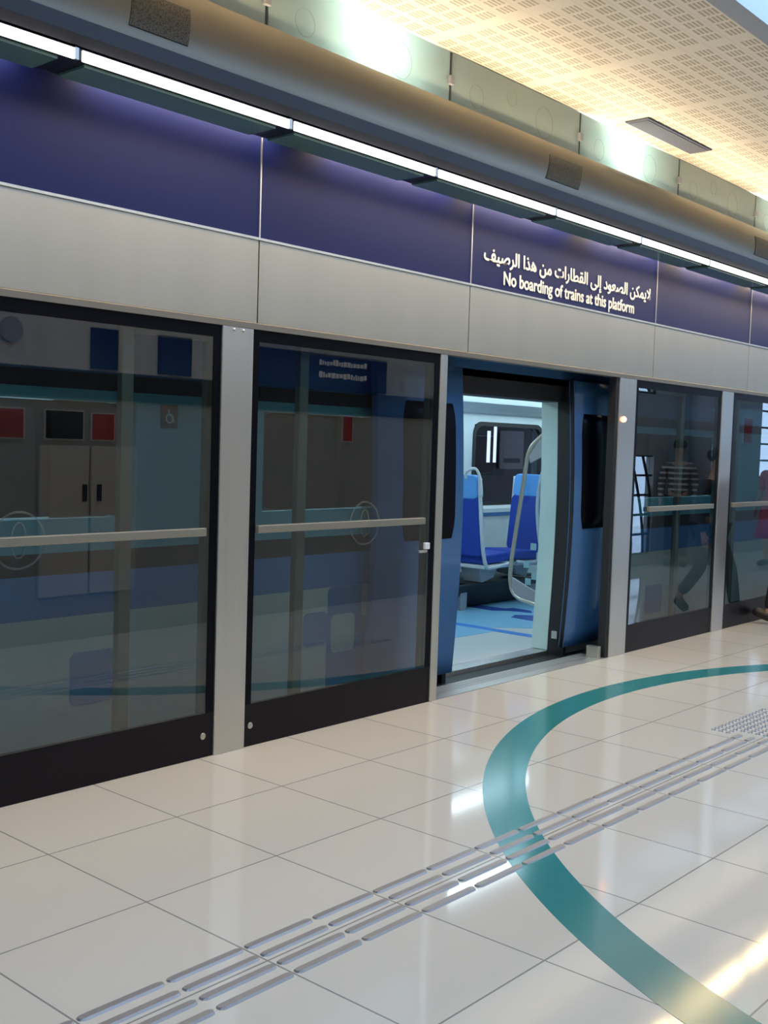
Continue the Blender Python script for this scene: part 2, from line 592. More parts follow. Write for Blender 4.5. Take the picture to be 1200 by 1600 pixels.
# ================================================================== FLOOR FEATURES
# teal curved band inlaid in the floor
cx, cy, ro, ri = 4.11, -4.37, 3.855, 3.655
bm = bmesh.new()
N = 300
prev = None
for k in range(N + 1):
    a = math.radians(-40 + 260 * k / N)
    po = (cx + ro * math.cos(a), cy + ro * math.sin(a))
    pi_ = (cx + ri * math.cos(a), cy + ri * math.sin(a))
    if po[1] < BACK_Y + 0.001 or pi_[1] < BACK_Y + 0.001:
        prev = None
        continue
    cur = [bm.verts.new((po[0], po[1], 0.0012)), bm.verts.new((pi_[0], pi_[1], 0.0012)),
           bm.verts.new((po[0], po[1], -0.002)), bm.verts.new((pi_[0], pi_[1], -0.002))]
    if prev:
        for q in ((0, 1), (1, 3), (3, 2), (2, 0)):
            bm.faces.new((prev[q[0]], cur[q[0]], cur[q[1]], prev[q[1]]))
    prev = cur
bmesh.ops.recalc_face_normals(bm, faces=bm.faces)
tag(obj('floor_band', bm, TEAL), 'teal curved band sweeping across the cream platform floor', 'floor marking')

# tactile guide bars
ROWS = [(-1.685, 'row of tactile bars nearest the glass screen doors', 0.0),
        (-1.758, 'second row of tactile bars from the screen doors', 0.0),
        (-1.832, 'third row of tactile bars from the screen doors', 0.0),
        (-1.906, 'row of tactile bars farthest from the screen doors', 0.0)]


def bar_mesh():
    bm = bmesh.new()
    L, w, h = 0.287, 0.0185, 0.006
    out = []
    for (cxx, a0) in ((L / 2 - w, -90), (-L / 2 + w, 90)):
        for k in range(7):
            a = math.radians(a0 + 30 * k)
            out.append((cxx + w * math.cos(a), w * math.sin(a)))
    A = [bm.verts.new((p[0], p[1], 0)) for p in out]
    B = [bm.verts.new((p[0] * 0.985, p[1] * 0.62, h)) for p in out]
    bm.faces.new(A[::-1]); bm.faces.new(B)
    n = len(out)
    for i in range(n):
        bm.faces.new((A[i], A[(i + 1) % n], B[(i + 1) % n], B[i]))
    bmesh.ops.recalc_face_normals(bm, faces=bm.faces)
    return bm


bar0 = obj('tactile_bar', bar_mesh(), TACT)
first = True
for (y, lab, off) in ROWS:
    k = -3
    while True:
        x = 0.150 + 0.3 * k + off
        if x > (3.50 if y > -1.8 else 4.4):
            break
        o = bar0 if first else bar0.copy()
        if not first:
            col.objects.link(o)
        first = False
        o.location = (x, y, 0.0)
        tag(o, 'raised steel guide bar in the ' + lab, 'tactile bar', lab.replace('row', 'bars of the row', 1))
        k += 1


for (y, lab, off) in ROWS[:2]:
    o = bar0.copy(); col.objects.link(o)
    o.location = (3.652, y, 0.0)
    o.scale = (0.32, 1, 1)
    tag(o, 'short last bar at the studs, ' + lab, 'tactile bar', 'short end bars')


def project(p):
    d = Vector(p) - CAM
    z = d.dot(CF)
    return 600 + 1725.5 * d.dot(CR) / z, 800 - 1725.5 * d.dot(CU) / z


bm = bmesh.new()
A = [bm.verts.new((0.015 * math.cos(PI * k / 4), 0.015 * math.sin(PI * k / 4), 0)) for k in range(8)]
B = [bm.verts.new((0.010 * math.cos(PI * k / 4), 0.010 * math.sin(PI * k / 4), 0.007)) for k in range(8)]
bm.faces.new(A[::-1]); bm.faces.new(B)
for k in range(8):
    bm.faces.new((A[k], A[(k + 1) % 8], B[(k + 1) % 8], B[k]))
stud0 = obj('tactile_stud', bm, TACT)
cnt = 0
for i in range(40):
    for j in range(7):
        x = 3.70 + 0.048 * i; y = -1.525 - 0.044 * j
        if (j >= 3 and x < 3.76) or x > 4.42 + 0.25 * (j > 2):
            continue
        px, py = project((x, y, 0))
        if px > 1206 or py > 1180:
            continue
        o = stud0 if cnt == 0 else stud0.copy()
        if cnt: col.objects.link(o)
        o.location = (x, y, 0)
        tag(o, 'small round steel warning stud in the field where the guide bars end', 'tactile stud', 'warning studs at the end of the guide bars')
        cnt += 1

# threshold plate at the open doorway
th = thing('threshold_plate', 'ribbed aluminium threshold plate in front of the open train door', 'threshold', (4.1, 0.1, 0))
bm = bmesh.new()
add_box(bm, 3.07, 5.14, 0.004, 0.10, -0.02, 0.0015)
add_box(bm, 3.07, 5.14, 0.106, 0.215, -0.02, 0.0015)
obj('plate', bm, THRESH, th)
bm = bmesh.new()
for k in range(5):
    y = 0.125 + 0.018 * k
    add_box(bm, 3.07, 5.14, y, y + 0.006, 0.0015, 0.004)
obj('rib', bm, THRESH, th)
box('nosing', 3.07, 5.14, 0.204, 0.218, -0.06, 0.004, THRESH, th)

# ================================================================== PLATFORM SCREEN WALL
SEAMS = [-1.6, -0.15, 1.52, 3.275, 5.69, 7.49, 9.3, 11.1, 13.5, 15.6, 17.8]
Z1, Z2, Z3 = 2.12, 2.568, 3.045
sn = ['far left end', 'left end above the first glass screen', 'middle, above the second glass screen', 'stretch above the open train door', 'stretch right of the door, above the reflecting screen',
      'stretch above the fourth screen', 'first stretch beyond the picture edge', 'a', 'b', 'c']
for i in range(len(SEAMS) - 1):
    a, b = SEAMS[i] + 0.004, SEAMS[i + 1] - 0.004
    if a > 12: a += 0
    pos = ['at the far left end', 'over the leftmost glass screen', 'over the second glass screen', 'over the open train door',
           'over the screen right of the door', 'at the right edge over the fourth screen', 'just past the fourth screen',
           'past the walking person', 'well beyond the walking person', 'at the far right end'][i]
    t = box('steel_header_panel', a, b, 0.0, 0.05, Z1 + 0.034, Z2 - 0.006, STEEL_H, bevel=0.002)
    tag(t, 'brushed steel header panel ' + pos, 'panel', 'steel header panels')
    t = thing('blue_fascia_panel', 'dark blue fascia panel ' + pos, 'panel', ((a + b) / 2, 0, Z2), 'blue fascia panels')
    box('panel', a, b, 0.002, 0.03, Z2 + 0.006, Z3 + 0.12, BLUE, t)
    box('seam_strip', a - 0.008, a, -0.003, 0.028, Z2 + 0.006, Z3 + 0.02, STEEL, t)
bm = bmesh.new(); add_box(bm, X0, X1, -0.008, 0.05, Z2 - 0.006, Z2 + 0.006)
tag(obj('steel_trim_strip', bm, STEEL), 'thin bright metal strip between blue fascia and steel header', 'trim')
bm = bmesh.new()
add_prism(bm, [(-0.014, Z1), (0.06, Z1), (0.06, Z1 + 0.034), (-0.002, Z1 + 0.034), (-0.014, Z1 + 0.028)], 'x', X0, X1)
tag(obj('header_edge_rail', bm, EDGERAIL), 'steel edge rail running under the header above the glass screens', 'rail')
bm = bmesh.new(); add_box(bm, X0, X1, 0.052, 0.17, 2.16, 3.58)
tag(obj('header_box', bm, DARKMETAL), 'dark door drive housing behind the steel header', 'housing')

# lettering on the fascia ------------------------------------------------------
def shape_arabic(s):
    base = {'ا': (0xFE8D, 1), 'إ': (0xFE87, 1), 'ت': (0xFE95, 2), 'د': (0xFEA9, 1), 'ذ': (0xFEAB, 1), 'ر': (0xFEAD, 1),
            'ص': (0xFEB9, 2), 'ط': (0xFEC1, 2), 'ع': (0xFEC9, 2), 'ف': (0xFED1, 2), 'ق': (0xFED5, 2), 'ك': (0xFED9, 2),
            'ل': (0xFEDD, 2), 'م': (0xFEE1, 2), 'ن': (0xFEE5, 2), 'ه': (0xFEE9, 2), 'و': (0xFEED, 1), 'ى': (0xFEEF, 1), 'ي': (0xFEF1, 2)}
    out = []
    L = list(s.replace('لا', '\u0001'))
    for k, ch in enumerate(L):
        if ch == ' ':
            out.append(' ')
            continue
        prv = L[k - 1] if k else ' '
        nxt = L[k + 1] if k + 1 < len(L) else ' '
        pj = prv in base and base[prv][1] == 2
        if ch == '\u0001':
            out.append('\uFEFC' if pj else '\uFEFB')
            continue
        b, t = base[ch]
        nj = nxt != ' ' and t == 2
        out.append(chr(b + (3 if pj and nj else 2 if nj else 1 if pj else 0)))
    return ''.join(reversed(out))


def text_line(name, body, x0, x1, zbase, sz, bold, label, y=-0.002):
    c = bpy.data.curves.new(name, 'FONT')
    c.body = body
    c.extrude = 0.01
    o = bpy.data.objects.new(name, c)
    col.objects.link(o)
    bpy.context.view_layer.update()
    dg = bpy.context.evaluated_depsgraph_get()
    me0 = bpy.data.meshes.new_from_object(o.evaluated_get(dg))
    xs_ = [v.co.x for v in me0.vertices]
    mn, mx_ = min(xs_), max(xs_)
    sx = (x1 - x0) / (mx_ - mn)
    bpy.data.objects.remove(o)
    # words: runs of letter shapes with no wide gap between them
    src = bmesh.new(); src.from_mesh(me0)
    seen, ivs = set(), []
    for v in src.verts:
        if v in seen: continue
        st, isl = [v], []
        seen.add(v)
        while st:
            q = st.pop(); isl.append(q)
            for e in q.link_edges:
                w_ = e.other_vert(q)
                if w_ not in seen:
                    seen.add(w_); st.append(w_)
        ivs.append((min(q.co.x for q in isl), max(q.co.x for q in isl)))
    ivs.sort()
    words = []
    for a_, b_ in ivs:
        if words and a_ - words[-1][1] < 0.16: words[-1][1] = max(words[-1][1], b_)
        else: words.append([a_, b_])
    src.free()
    t = thing(name, label, 'lettering', ((x0 + x1) / 2, 0.0, zbase), 'lettering on the blue fascia')
    for (a_, b_) in words:
        bm = bmesh.new()
        for k, (dx, dz) in enumerate(((-bold, 0), (bold, 0), (0, bold), (0, -bold), (0, 0))):
            one = bmesh.new(); one.from_mesh(me0)
            bmesh.ops.delete(one, geom=[v for v in one.verts if v.co.x < a_ - 1e-4 or v.co.x > b_ + 1e-4], context='VERTS')
            tmp = bpy.data.meshes.new('tmp'); one.to_mesh(tmp); one.free()
            n0 = len(bm.verts)
            bm.from_mesh(tmp)
            bpy.data.meshes.remove(tmp)
            bm.verts.ensure_lookup_table()
            for v in bm.verts[n0:]:
                v.co = Vector((x0 + (v.co.x + dx - mn) * sx, y - v.co.z * 0.15 - 0.0002 * k, zbase + (v.co.y + dz) * sz))
        bmesh.ops.recalc_face_normals(bm, faces=bm.faces)
        obj('word', bm, TEXT, t)
    return t


text_line('arabic_lettering', shape_arabic('لايمكن الصعود إلى القطارات من هذا الرصيف'), 3.405, 5.585, 2.742, 0.118, 0.022,
          'white Arabic line of lettering on the blue fascia, above the English line')
text_line('english_lettering', 'No boarding of trains at this platform', 3.625, 5.335, 2.613, 0.118, 0.022,
          'white English lettering reading No boarding of trains at this platform')

# linear luminaires ---------------------------------------------------------
LG = [-1.0, 0.27, 1.43, 2.53, 3.74, 4.85, 5.95, 7.2, 8.5, 9.8, 11.1, 12.4]
names = ['at the left frame edge', 'over the leftmost screen', 'left of the fascia seam', 'over the second screen', 'over the start of the lettering',
         'over the lettering', 'right of the lettering', 'over the reflecting screen', 'over the fourth screen', 'past the frame edge', 'far right', 'last']
for i in range(len(LG) - 1):
    a, b = LG[i] + 0.02, LG[i + 1] - 0.02
    t = thing('linear_luminaire', 'long slim ceiling-edge luminaire with white strip ' + names[i], 'light', ((a + b) / 2, -0.2, 3.03), 'luminaires above the blue fascia')
    bm = bmesh.new()
    add_box(bm, a - 0.019, b + 0.019, -0.298, -0.075, 3.040, 3.085)
    obj('housing', bm, DARKMETAL, t)
    box('light_strip', a, b, -0.306, -0.298, 3.036, 3.078, LAMP, t)
    box('end_clip', b, b + 0.018, -0.312, -0.299, 3.034, 3.08, STEEL, t)
    box('glass_cover', a + 0.03, b - 0.05, -0.27, -0.085, 3.028, 3.039, GREENGL, t)

# curved canopy --------------------------------------------------------------
prof = [(-0.06, 3.105), (-0.29, 3.105), (-0.335, 3.12), (-0.345, 3.175)]
for k in range(1, 17):
    a = k / 16 * PI / 2
    prof.append((-0.345 + 0.345 * (1 - math.cos(a)) , 3.175 + 0.405 * math.sin(a)))
prof += [(0.02, 3.58), (0.02, 3.54)]
can = thing('steel_canopy', 'long curved brushed steel canopy above the luminaires and blue fascia', 'canopy', (6, -0.2, 3.1))
bm = bmesh.new()
n = len(prof)
A = [bm.verts.new((X0, p[0], p[1])) for p in prof]
B = [bm.verts.new((X1, p[0], p[1])) for p in prof]
for i in range(n - 1):
    f = bm.faces.new((A[i], A[i + 1], B[i + 1], B[i])); f.smooth = i > 2
bm.faces.new(A); bm.faces.new(B[::-1])
bmesh.ops.recalc_face_normals(bm, faces=bm.faces)
obj('shell', bm, CANOPY, can)
bm = bmesh.new()
add_prism(bm, [(-0.31, 3.088), (-0.349, 3.118), (-0.351, 3.178), (-0.3, 3.178), (-0.3, 3.1)], 'x', X0, X1)
obj('lower_lip', bm, DARKMETAL, can)


def can_pt(x, a, off=0.004):
    y = -0.345 + 0.345 * (1 - math.cos(a)); z = 3.175 + 0.405 * math.sin(a)
    nrm = Vector((0, -math.cos(a) / 0.345, math.sin(a) / 0.405)).normalized()
    return Vector((x, y, z)) + nrm * off


for (xa, xb, s) in ((0.50, 0.80, 0.05), (3.60, 3.98, 0.12), (6.75, 7.1, 0.12)):
    bm = bmesh.new()
    rows = []
    for k in range(7):
        a = 0.12 + 0.46 * k / 6
        sh = s * (k / 6 - 0.5)
        rows.append([[bm.verts.new(can_pt(x + sh, a, of)) for x in (xa, xb)] for of in (0.006, -0.004)])
    for r0, r1 in zip(rows, rows[1:]):
        bm.faces.new((r0[0][0], r0[0][1], r1[0][1], r1[0][0]))
        bm.faces.new((r0[1][0], r1[1][0], r1[1][1], r0[1][1]))
        bm.faces.new((r0[0][0], r1[0][0], r1[1][0], r0[1][0]))
        bm.faces.new((r0[0][1], r0[1][1], r1[1][1], r1[0][1]))
    bm.faces.new((rows[0][0][0], rows[0][1][0], rows[0][1][1], rows[0][0][1]))
    bm.faces.new((rows[-1][0][0], rows[-1][0][1], rows[-1][1][1], rows[-1][1][0]))
    bmesh.ops.recalc_face_normals(bm, faces=bm.faces)
    obj('vent_grille', bm, VENT, can)
# upper frosted glass -------------------------------------------------------
GJ = [-1.43, 0.05, 1.528, 3.0, 4.46, 5.955, 7.455, 8.94, 10.42, 11.9, 13.4, 14.9, 16.4, 17.9]
gn = ['at the far left', 'at the top left corner', 'with the large bright glare', 'with faint rings', 'with the smaller oval glare', 'with rings, right of the oval glare',
      'at the right picture edge', 'past the right edge', 'further right', 'well to the right', 'near the right end', 'second from the right end', 'at the right end']
for i in range(len(GJ) - 1):
    a, b = GJ[i] + 0.012, GJ[i + 1] - 0.012
    t = thing('frosted_glass_panel', 'pale green frosted glass panel over the canopy ' + gn[i], 'glass panel', ((a + b) / 2, 0, 3.58), 'frosted glass panels over the canopy')
    box('pane', a, b, -0.006, 0.006, 3.582, 3.893, UPPER, t)
    for (rx, rz, rr) in ((0.25, 3.70, 0.07), (0.62, 3.79, 0.055), (1.0, 3.72, 0.1)):
        bm = bmesh.new()
        add_tube(bm, [(a + rx + rr * math.cos(2 * PI * k / 28), -0.0072, rz + rr * math.sin(2 * PI * k / 28)) for k in range(29)], 0.0022, 5)
        obj('etched_ring', bm, RING, t)
    box('joint_post', b + 0.002, b + 0.021, -0.004, 0.02, 3.58, 3.893, DARKMETAL, t)
    box('clip', b - 0.018, b + 0.021, -0.03, -0.0065, 3.70, 3.75, LIGHTGREY, t)
for xg in (-0.7, 2.35, 5.15, 8.2):     # small uplights behind the frosted panels
    d = bpy.data.lights.new('uplight', 'SPOT'); d.energy = 170; d.color = (1.0, 0.88, 0.78); d.spot_size = math.radians(150)
    d.shadow_soft_size = 0.10
    o = bpy.data.objects.new('uplight', d); col.objects.link(o); o.location = (xg, 0.22, 3.80)
    o.rotation_euler = (math.radians(90 - 180), 0, 0)
# ceiling recessed fitting ---------------------------------------------------
t = thing('ceiling_light_fitting', 'grey rectangular recessed light fitting in the perforated ceiling', 'light fitting', (5.33, -0.23, 3.9))
box('frame', 4.83, 5.85, -0.325, -0.145, 3.890, 3.902, FITTING, t)
box('diffuser', 4.86, 5.82, -0.305, -0.165, 3.887, 3.890, FITTING, t)

# posts -----------------------------------------------------------------------
def post(x0, x1, label, extra=None, y0=-0.012, y1=0.055):
    t = thing('steel_post', label, 'post', ((x0 + x1) / 2, 0.0, 0), 'steel posts of the screen wall')
    box('column', x0, x1, y0, y1, 0.0, 2.12, POST, t, bevel=0.004)
    return t


pA = post(1.287, 1.488, 'wide brushed steel post between the two left glass screens')
for dx in (0.07, 0.13):
    bm = bmesh.new(); add_ball(bm, (1.287 + dx, -0.014, 2.105), 0.008)
    obj('screw', bm, STEEL, pA)
post(2.998, 3.066, 'narrow steel post at the left side of the open doorway', y0=-0.01, y1=0.055)
pB = post(5.165, 5.42, 'steel post with lit red lamp at the right side of the doorway', y1=0.05)
box('edge_seal', 5.125, 5.163, -0.002, 0.06, 0.0, 2.12, RUBBER, pB)
bm = bmesh.new(); add_ball(bm, (5.235, -0.013, 1.81), 0.022)
obj('indicator_lamp', bm, REDLAMP, pB)
box('pedestal_guide', 5.06, 5.104, 0.02, 0.12, 0.0, 0.09, RAIL, pB)
post(6.96, 7.19, 'steel post between the third and fourth glass screens')
post(-0.42, -0.22, 'steel post at the far left outside the picture')
post(8.73, 8.93, 'steel post beyond the walking person')


def pane_thing(x0, x1, label, ring=True, stile_l=None, stile_r=None, bar=(0, 0), screws=()):
    t = thing('glass_screen', label, 'glass screen', ((x0 + x1) / 2, 0.0, 0), 'fixed glass screens')
    box('pane', x0, x1, 0.0, 0.010, 0.22, 2.12, PANE, t)
    # black printed border and kick plate sit right behind the pane
    bm = bmesh.new()
    add_box(bm, x0, x0 + 0.045, -0.003, -0.0005, 0.22, 2.06)
    add_box(bm, x1 - 0.045, x1, -0.003, -0.0005, 0.22, 2.06)
    add_box(bm, x0, x1, -0.003, -0.0005, 2.06, 2.12)
    obj('black_border', bm, BLACK, t)
    box('kick_plate', x0, x1, 0.0, 0.03, 0.0, 0.219, KICK, t)
    box('push_bar', bar[0], bar[1], -0.028, -0.0035, 1.098, 1.138, BARMET, t, bevel=0.004)
    for s in screws:
        bm = bmesh.new(); add_ball(bm, (s, -0.002, 0.107), 0.017, 1, 0.3, 1)
        obj('screw', bm, RAIL, t)
    return t


p1 = pane_thing(-0.218, 1.285, 'leftmost large glass screen with push bar and black kick plate', bar=(-0.17, 1.20), screws=(1.225,))
p2 = pane_thing(1.490, 2.996, 'second glass screen, beside the open doorway, with small white latch', bar=(1.537, 2.88), screws=(1.535,))
p3 = pane_thing(5.422, 6.958, 'third glass screen, right of the red lamp, reflecting bright windows', bar=(5.68, 6.86))
p4 = pane_thing(7.192, 8.73, 'fourth glass screen at the right picture edge', bar=(7.25, 8.6))
p5 = pane_thing(8.932, 11.0, 'glass screen beyond the picture edge on the right', bar=(9.0, 10.9))
box('latch', 2.895, 2.94, -0.02, 0.0, 0.945, 0.985, WHITE, p2, bevel=0.004)
box('latch_bracket', 2.85, 2.925, -0.012, 0.0, 0.925, 0.94, STEEL, p2, bevel=0.002)
for p, rx in ((p1, 0.215), (p2, 2.365)):
    bm = bmesh.new()
    add_tube(bm, [(rx + 0.12 * math.cos(2 * PI * k / 40), -0.0015, 1.12 + 0.12 * math.sin(2 * PI * k / 40)) for k in range(41)], 0.004, 5)
    add_tube(bm, [(rx + 0.035 * math.cos(2 * PI * k / 24), -0.0015, 1.12 + 0.075 * math.sin(2 * PI * k / 24)) for k in range(25)], 0.003, 5)
    obj('etched_ring', bm, RING, p)
for i, (a, b, lab) in enumerate(((0.76, 1.32, 'bronze framed glass leaf behind the leftmost screen'),
                                 (1.89, 3.045, 'bronze framed sliding leaf parked behind the second screen'),
                                 (5.43, 6.40, 'bronze framed sliding leaf parked behind the third screen'),
                                 (7.45, 8.6, 'bronze framed leaf behind the fourth screen'))):
    t = thing('sliding_screen_door', lab, 'sliding door', ((a + b) / 2, 0.07, 0), 'sliding leaves behind the fixed screens')
    for k, x in enumerate((a, b - 0.065)):
        bm = bmesh.new(); add_box(bm, x, x + 0.065, 0.06, 0.10, 0.03, 2.10)
        obj('stile', bm, BRONZE, t, bevel=0.003)
    box('bottom_rail', a + 0.066, b - 0.066, 0.06, 0.10, 0.03, 0.16, BRONZE, t)
    box('top_rail', a + 0.066, b - 0.066, 0.06, 0.10, 2.04, 2.10, BRONZE, t)

# ================================================================== TRAIN
BY = 0.40
tr = thing('metro_train', 'blue and pale metro train with open door stopped behind the glass screens', 'train', (4.35, 1.7, -0.02))
DX0, DX1 = 3.62, 5.08                  # doorway
TX0, TX1 = -3.4, 16.5
bm = bmesh.new()
mats = [TRAINPALE, TRAINBAND, RUBBER, TRAINTEAL, RUBBER, TRAINBLUE]
bands = [(-1.0, 0.70), (0.70, 0.905), (0.905, 1.01), (1.01, 1.785), (1.785, 1.865), (1.865, 2.95)]
wins = [(-1.0, 1.09), (1.95, 3.0), (6.1, 8.1), (9.2, 11.4)]
for mi, (z0, z1) in enumerate(bands):
    if mi == 5:
        add_box(bm, TX0, DX0, BY, BY + 0.06, z0, z1, mi)
        add_box(bm, DX1, TX1, BY, BY + 0.06, z0, z1, mi)
        add_box(bm, DX0, DX1, BY, BY + 0.06, 2.05, z1, mi)
        continue
    segs = [(TX0, DX0), (DX1, TX1)]
    for a, b in segs:
        if mi == 3:
            x = a
            for (wa, wb) in wins:
                if wa >= a and wb <= b:
                    add_box(bm, x, wa, BY, BY + 0.06, z0, z1, mi)
                    add_box(bm, wa, wb, BY, BY + 0.06, z0, 1.17, mi)
                    add_box(bm, wa, wb, BY, BY + 0.06, 1.73, z1, mi)
                    x = wb
            add_box(bm, x, b, BY, BY + 0.06, z0, z1, mi)
        else:
            add_box(bm, a, b, BY, BY + 0.06, z0, z1, mi)
add_box(bm, DX0, DX1, BY, BY + 0.06, -1.0, -0.06, 0)
obj('body_side', bm, mats, tr)
for (wa, wb) in wins:
    bm = bmesh.new()
    add_prism(bm, rrect(wa + 0.01, wb - 0.01, 1.18, 1.725, 0.07), 'y', BY + 0.02, BY + 0.03)
    obj('side_window', bm, TRAINWIN, tr)
# blue livery blocks on the pale lower side
for (a, b, z0, z1, m, k) in ((0.73, 0.99, 0.26, 0.52, TRAINBLUE2, 1), (1.66, 1.86, 0.32, 0.52, TRAINBLUE2, 1), (2.50, 3.61, -0.05, 0.699, TRAINBAND, 1),
                          (2.30, 2.499, 0.36, 0.56, TRAINBLUE2, 1), (2.53, 2.74, 0.30, 0.53, TRAINPALE, 2), (2.80, 2.92, 0.50, 0.70, TRAINPALE, 2),
                          (-0.3, 0.05, 0.1, 0.4, TRAINBLUE2, 1), (5.9, 6.2, 0.3, 0.6, TRAINBLUE2, 1), (6.5, 6.8, 0.15, 0.4, TRAINBLUE2, 1)):
    bm = bmesh.new(); add_prism(bm, rrect(a, b, z0, z1, 0.035), 'y', BY - 0.003 * k, BY - 0.003 * (k - 1))
    obj('livery_block', bm, m, tr)
# wheelchair sign
bm = bmesh.new(); add_box(bm, 1.24, 1.345, BY - 0.004, BY, 1.615, 1.735)
sg = obj('wheelchair_sign', bm, POSTBLK, tr)
bm = bmesh.new()
c0 = (1.292, 1.665)
add_tube(bm, [(c0[0] + 0.022 * math.cos(2 * PI * k / 16), BY - 0.006, c0[1] + 0.022 * math.sin(2 * PI * k / 16)) for k in range(17)], 0.004, 5)
add_tube(bm, [(1.285, BY - 0.006, 1.712), (1.285, BY - 0.006, 1.682), (1.305, BY - 0.006, 1.68), (1.318, BY - 0.006, 1.645)], 0.004, 5)
obj('pictogram', bm, WHITE, sg)


def bulge(z):
    return -0.045 * math.sin(PI * min(1, max(0, (z - 0.05) / 2.05)))


def leaf(x0, x1, wx0, wx1, label):
    YL = 0.30
    bm = bmesh.new()
    nz = 18
    F, Bk = [], []
    for k in range(nz + 1):
        z = 0.05 + 2.04 * k / nz
        F.append([bm.verts.new((x, YL + bulge(z), z)) for x in (x0, x1)])
        Bk.append([bm.verts.new((x, YL + bulge(z) + 0.045, z)) for x in (x0, x1)])
    for i in range(nz):
        bm.faces.new((F[i][0], F[i][1], F[i + 1][1], F[i + 1][0])).smooth = True
        bm.faces.new((Bk[i][0], Bk[i + 1][0], Bk[i + 1][1], Bk[i][1])).smooth = True
        bm.faces.new((F[i][0], F[i + 1][0], Bk[i + 1][0], Bk[i][0]))
        bm.faces.new((F[i][1], Bk[i][1], Bk[i + 1][1], F[i + 1][1]))
    bm.faces.new((F[0][0], Bk[0][0], Bk[0][1], F[0][1]))
    bm.faces.new((F[-1][0], F[-1][1], Bk[-1][1], Bk[-1][0]))
    bmesh.ops.recalc_face_normals(bm, faces=bm.faces)
    lf = obj('door_leaf', bm, TRAINBLUE, tr)
    bm = bmesh.new()
    R0 = []
    nz = 12
    z0, z1 = 0.965, 1.845
    for k in range(nz + 1):
        z = z0 + (z1 - z0) * k / nz
        ins = 0.03 if k in (0, nz) else (0.008 if k in (1, nz - 1) else 0)
        R0.append([[bm.verts.new((x, YL + bulge(z) + of, z)) for x in (wx0 + ins, wx1 - ins)] for of in (-0.005, 0.001)])
    for a, b in zip(R0, R0[1:]):
        bm.faces.new((a[0][0], a[0][1], b[0][1], b[0][0])).smooth = True
        bm.faces.new((a[0][0], b[0][0], b[1][0], a[1][0]))
        bm.faces.new((a[0][1], a[1][1], b[1][1], b[0][1]))
    bm.faces.new((R0[0][0][0], R0[0][1][0], R0[0][1][1], R0[0][0][1]))
    bm.faces.new((R0[-1][0][0], R0[-1][0][1], R0[-1][1][1], R0[-1][1][0]))
    bmesh.ops.recalc_face_normals(bm, faces=bm.faces)
    obj('door_window', bm, BLACK, lf)
    # rubber edge
    bm = bmesh.new()
    ex = x1 if label == 'L' else x0
    pts = [(ex, YL + bulge(0.05 + 2.04 * k / 12) + 0.022, 0.05 + 2.04 * k / 12) for k in range(13)]
    add_tube(bm, pts, 0.016, 6)
    obj('door_seal', bm, RUBBER, lf)
    return lf


leaf(2.76, 3.62, 3.00, 3.53, 'L')
leaf(5.02, 5.88, 5.12, 5.65, 'R')
# doorway lining: black frame then pale pillar cover
bm = bmesh.new()
add_box(bm, DX1 - 0.012, DX1 + 0.03, 0.33, 0.47, -0.05, 2.05)
add_box(bm, DX0 - 0.03, DX0 + 0.012, 0.36, 0.47, -0.05, 2.05)
add_box(bm, DX0 - 0.03, DX1 + 0.03, 0.40, 0.62, 1.93, 2.10)
obj('door_frame', bm, RUBBER, tr)
bm = bmesh.new()
for k in range(12):
    z0 = 0.0 + 1.93 * k / 12; z1 = 0.0 + 1.93 * (k + 1) / 12
    b0, b1 = bulge(z0), bulge(z1)
    vs = [(DX1 - 0.015, 0.475 + b0 * .7), (DX1 + 0.06, 0.475 + b0 * .7), (DX1 + 0.06, 0.63), (DX1 - 0.015, 0.62 + b0 * .7)]
    ws = [(DX1 - 0.015, 0.475 + b1 * .7), (DX1 + 0.06, 0.475 + b1 * .7), (DX1 + 0.06, 0.63), (DX1 - 0.015, 0.62 + b1 * .7)]
    A = [bm.verts.new((p[0], p[1], z0)) for p in vs]; B = [bm.verts.new((p[0], p[1], z1)) for p in ws]
    for i in range(4):
        bm.faces.new((A[i], A[(i + 1) % 4], B[(i + 1) % 4], B[i]))
bmesh.ops.recalc_face_normals(bm, faces=bm.faces)
obj('pillar_cover', bm, INNERTEAL, tr)
box('pillar_cover', DX0 - 0.06, DX0 + 0.0, 0.475, 0.62, 0, 1.93, INNERTEAL, tr)
box('door_lock', DX1 - 0.03, DX1 - 0.012, 0.38, 0.43, 0.10, 0.16, STEEL, tr)
bm = bmesh.new(); add_ball(bm, (4.0, 0.60, 1.925), 0.014)
obj('amber_lamp', bm, ORANGE, tr)
box('door_sill', DX0, DX1, 0.47, 0.60, -0.05, -0.004, STEEL, tr)
box('gap_shade_strip', DX0 - 0.9, DX1 + 0.9, 0.30, 0.469, -0.16, -0.035, RUBBER, tr)  # black cover standing in for the shade in the gap beside the train
# interior shell
FY = 2.95
box('train_floor', TX0, TX1, 0.60, FY, -0.08, -0.002, TFLOOR, tr)
# inner face of the near side, left and right of doorway
bm = bmesh.new()
for a, b in ((TX0, DX0 - 0.06), (DX1 + 0.06, TX1)):
    x = a
    for (wa, wb) in wins:
        if wa >= a and wb <= b:
            add_box(bm, x, wa, 0.60, 0.64, 0, 2.15); add_box(bm, wa, wb, 0.60, 0.64, 0, 1.15); add_box(bm, wa, wb, 0.60, 0.64, 1.75, 2.15)
            x = wb
    add_box(bm, x, b, 0.60, 0.64, 0, 2.15)
obj('inner_lining', bm, INNER, tr)
box('train_ceiling', TX0, TX1, 0.46, FY + 0.05, 2.16, 2.24, INNERCEIL, tr)
box('train_roof', TX0, TX1, 0.46, FY + 0.25, 2.6, 2.95, TRAINPALE, tr)
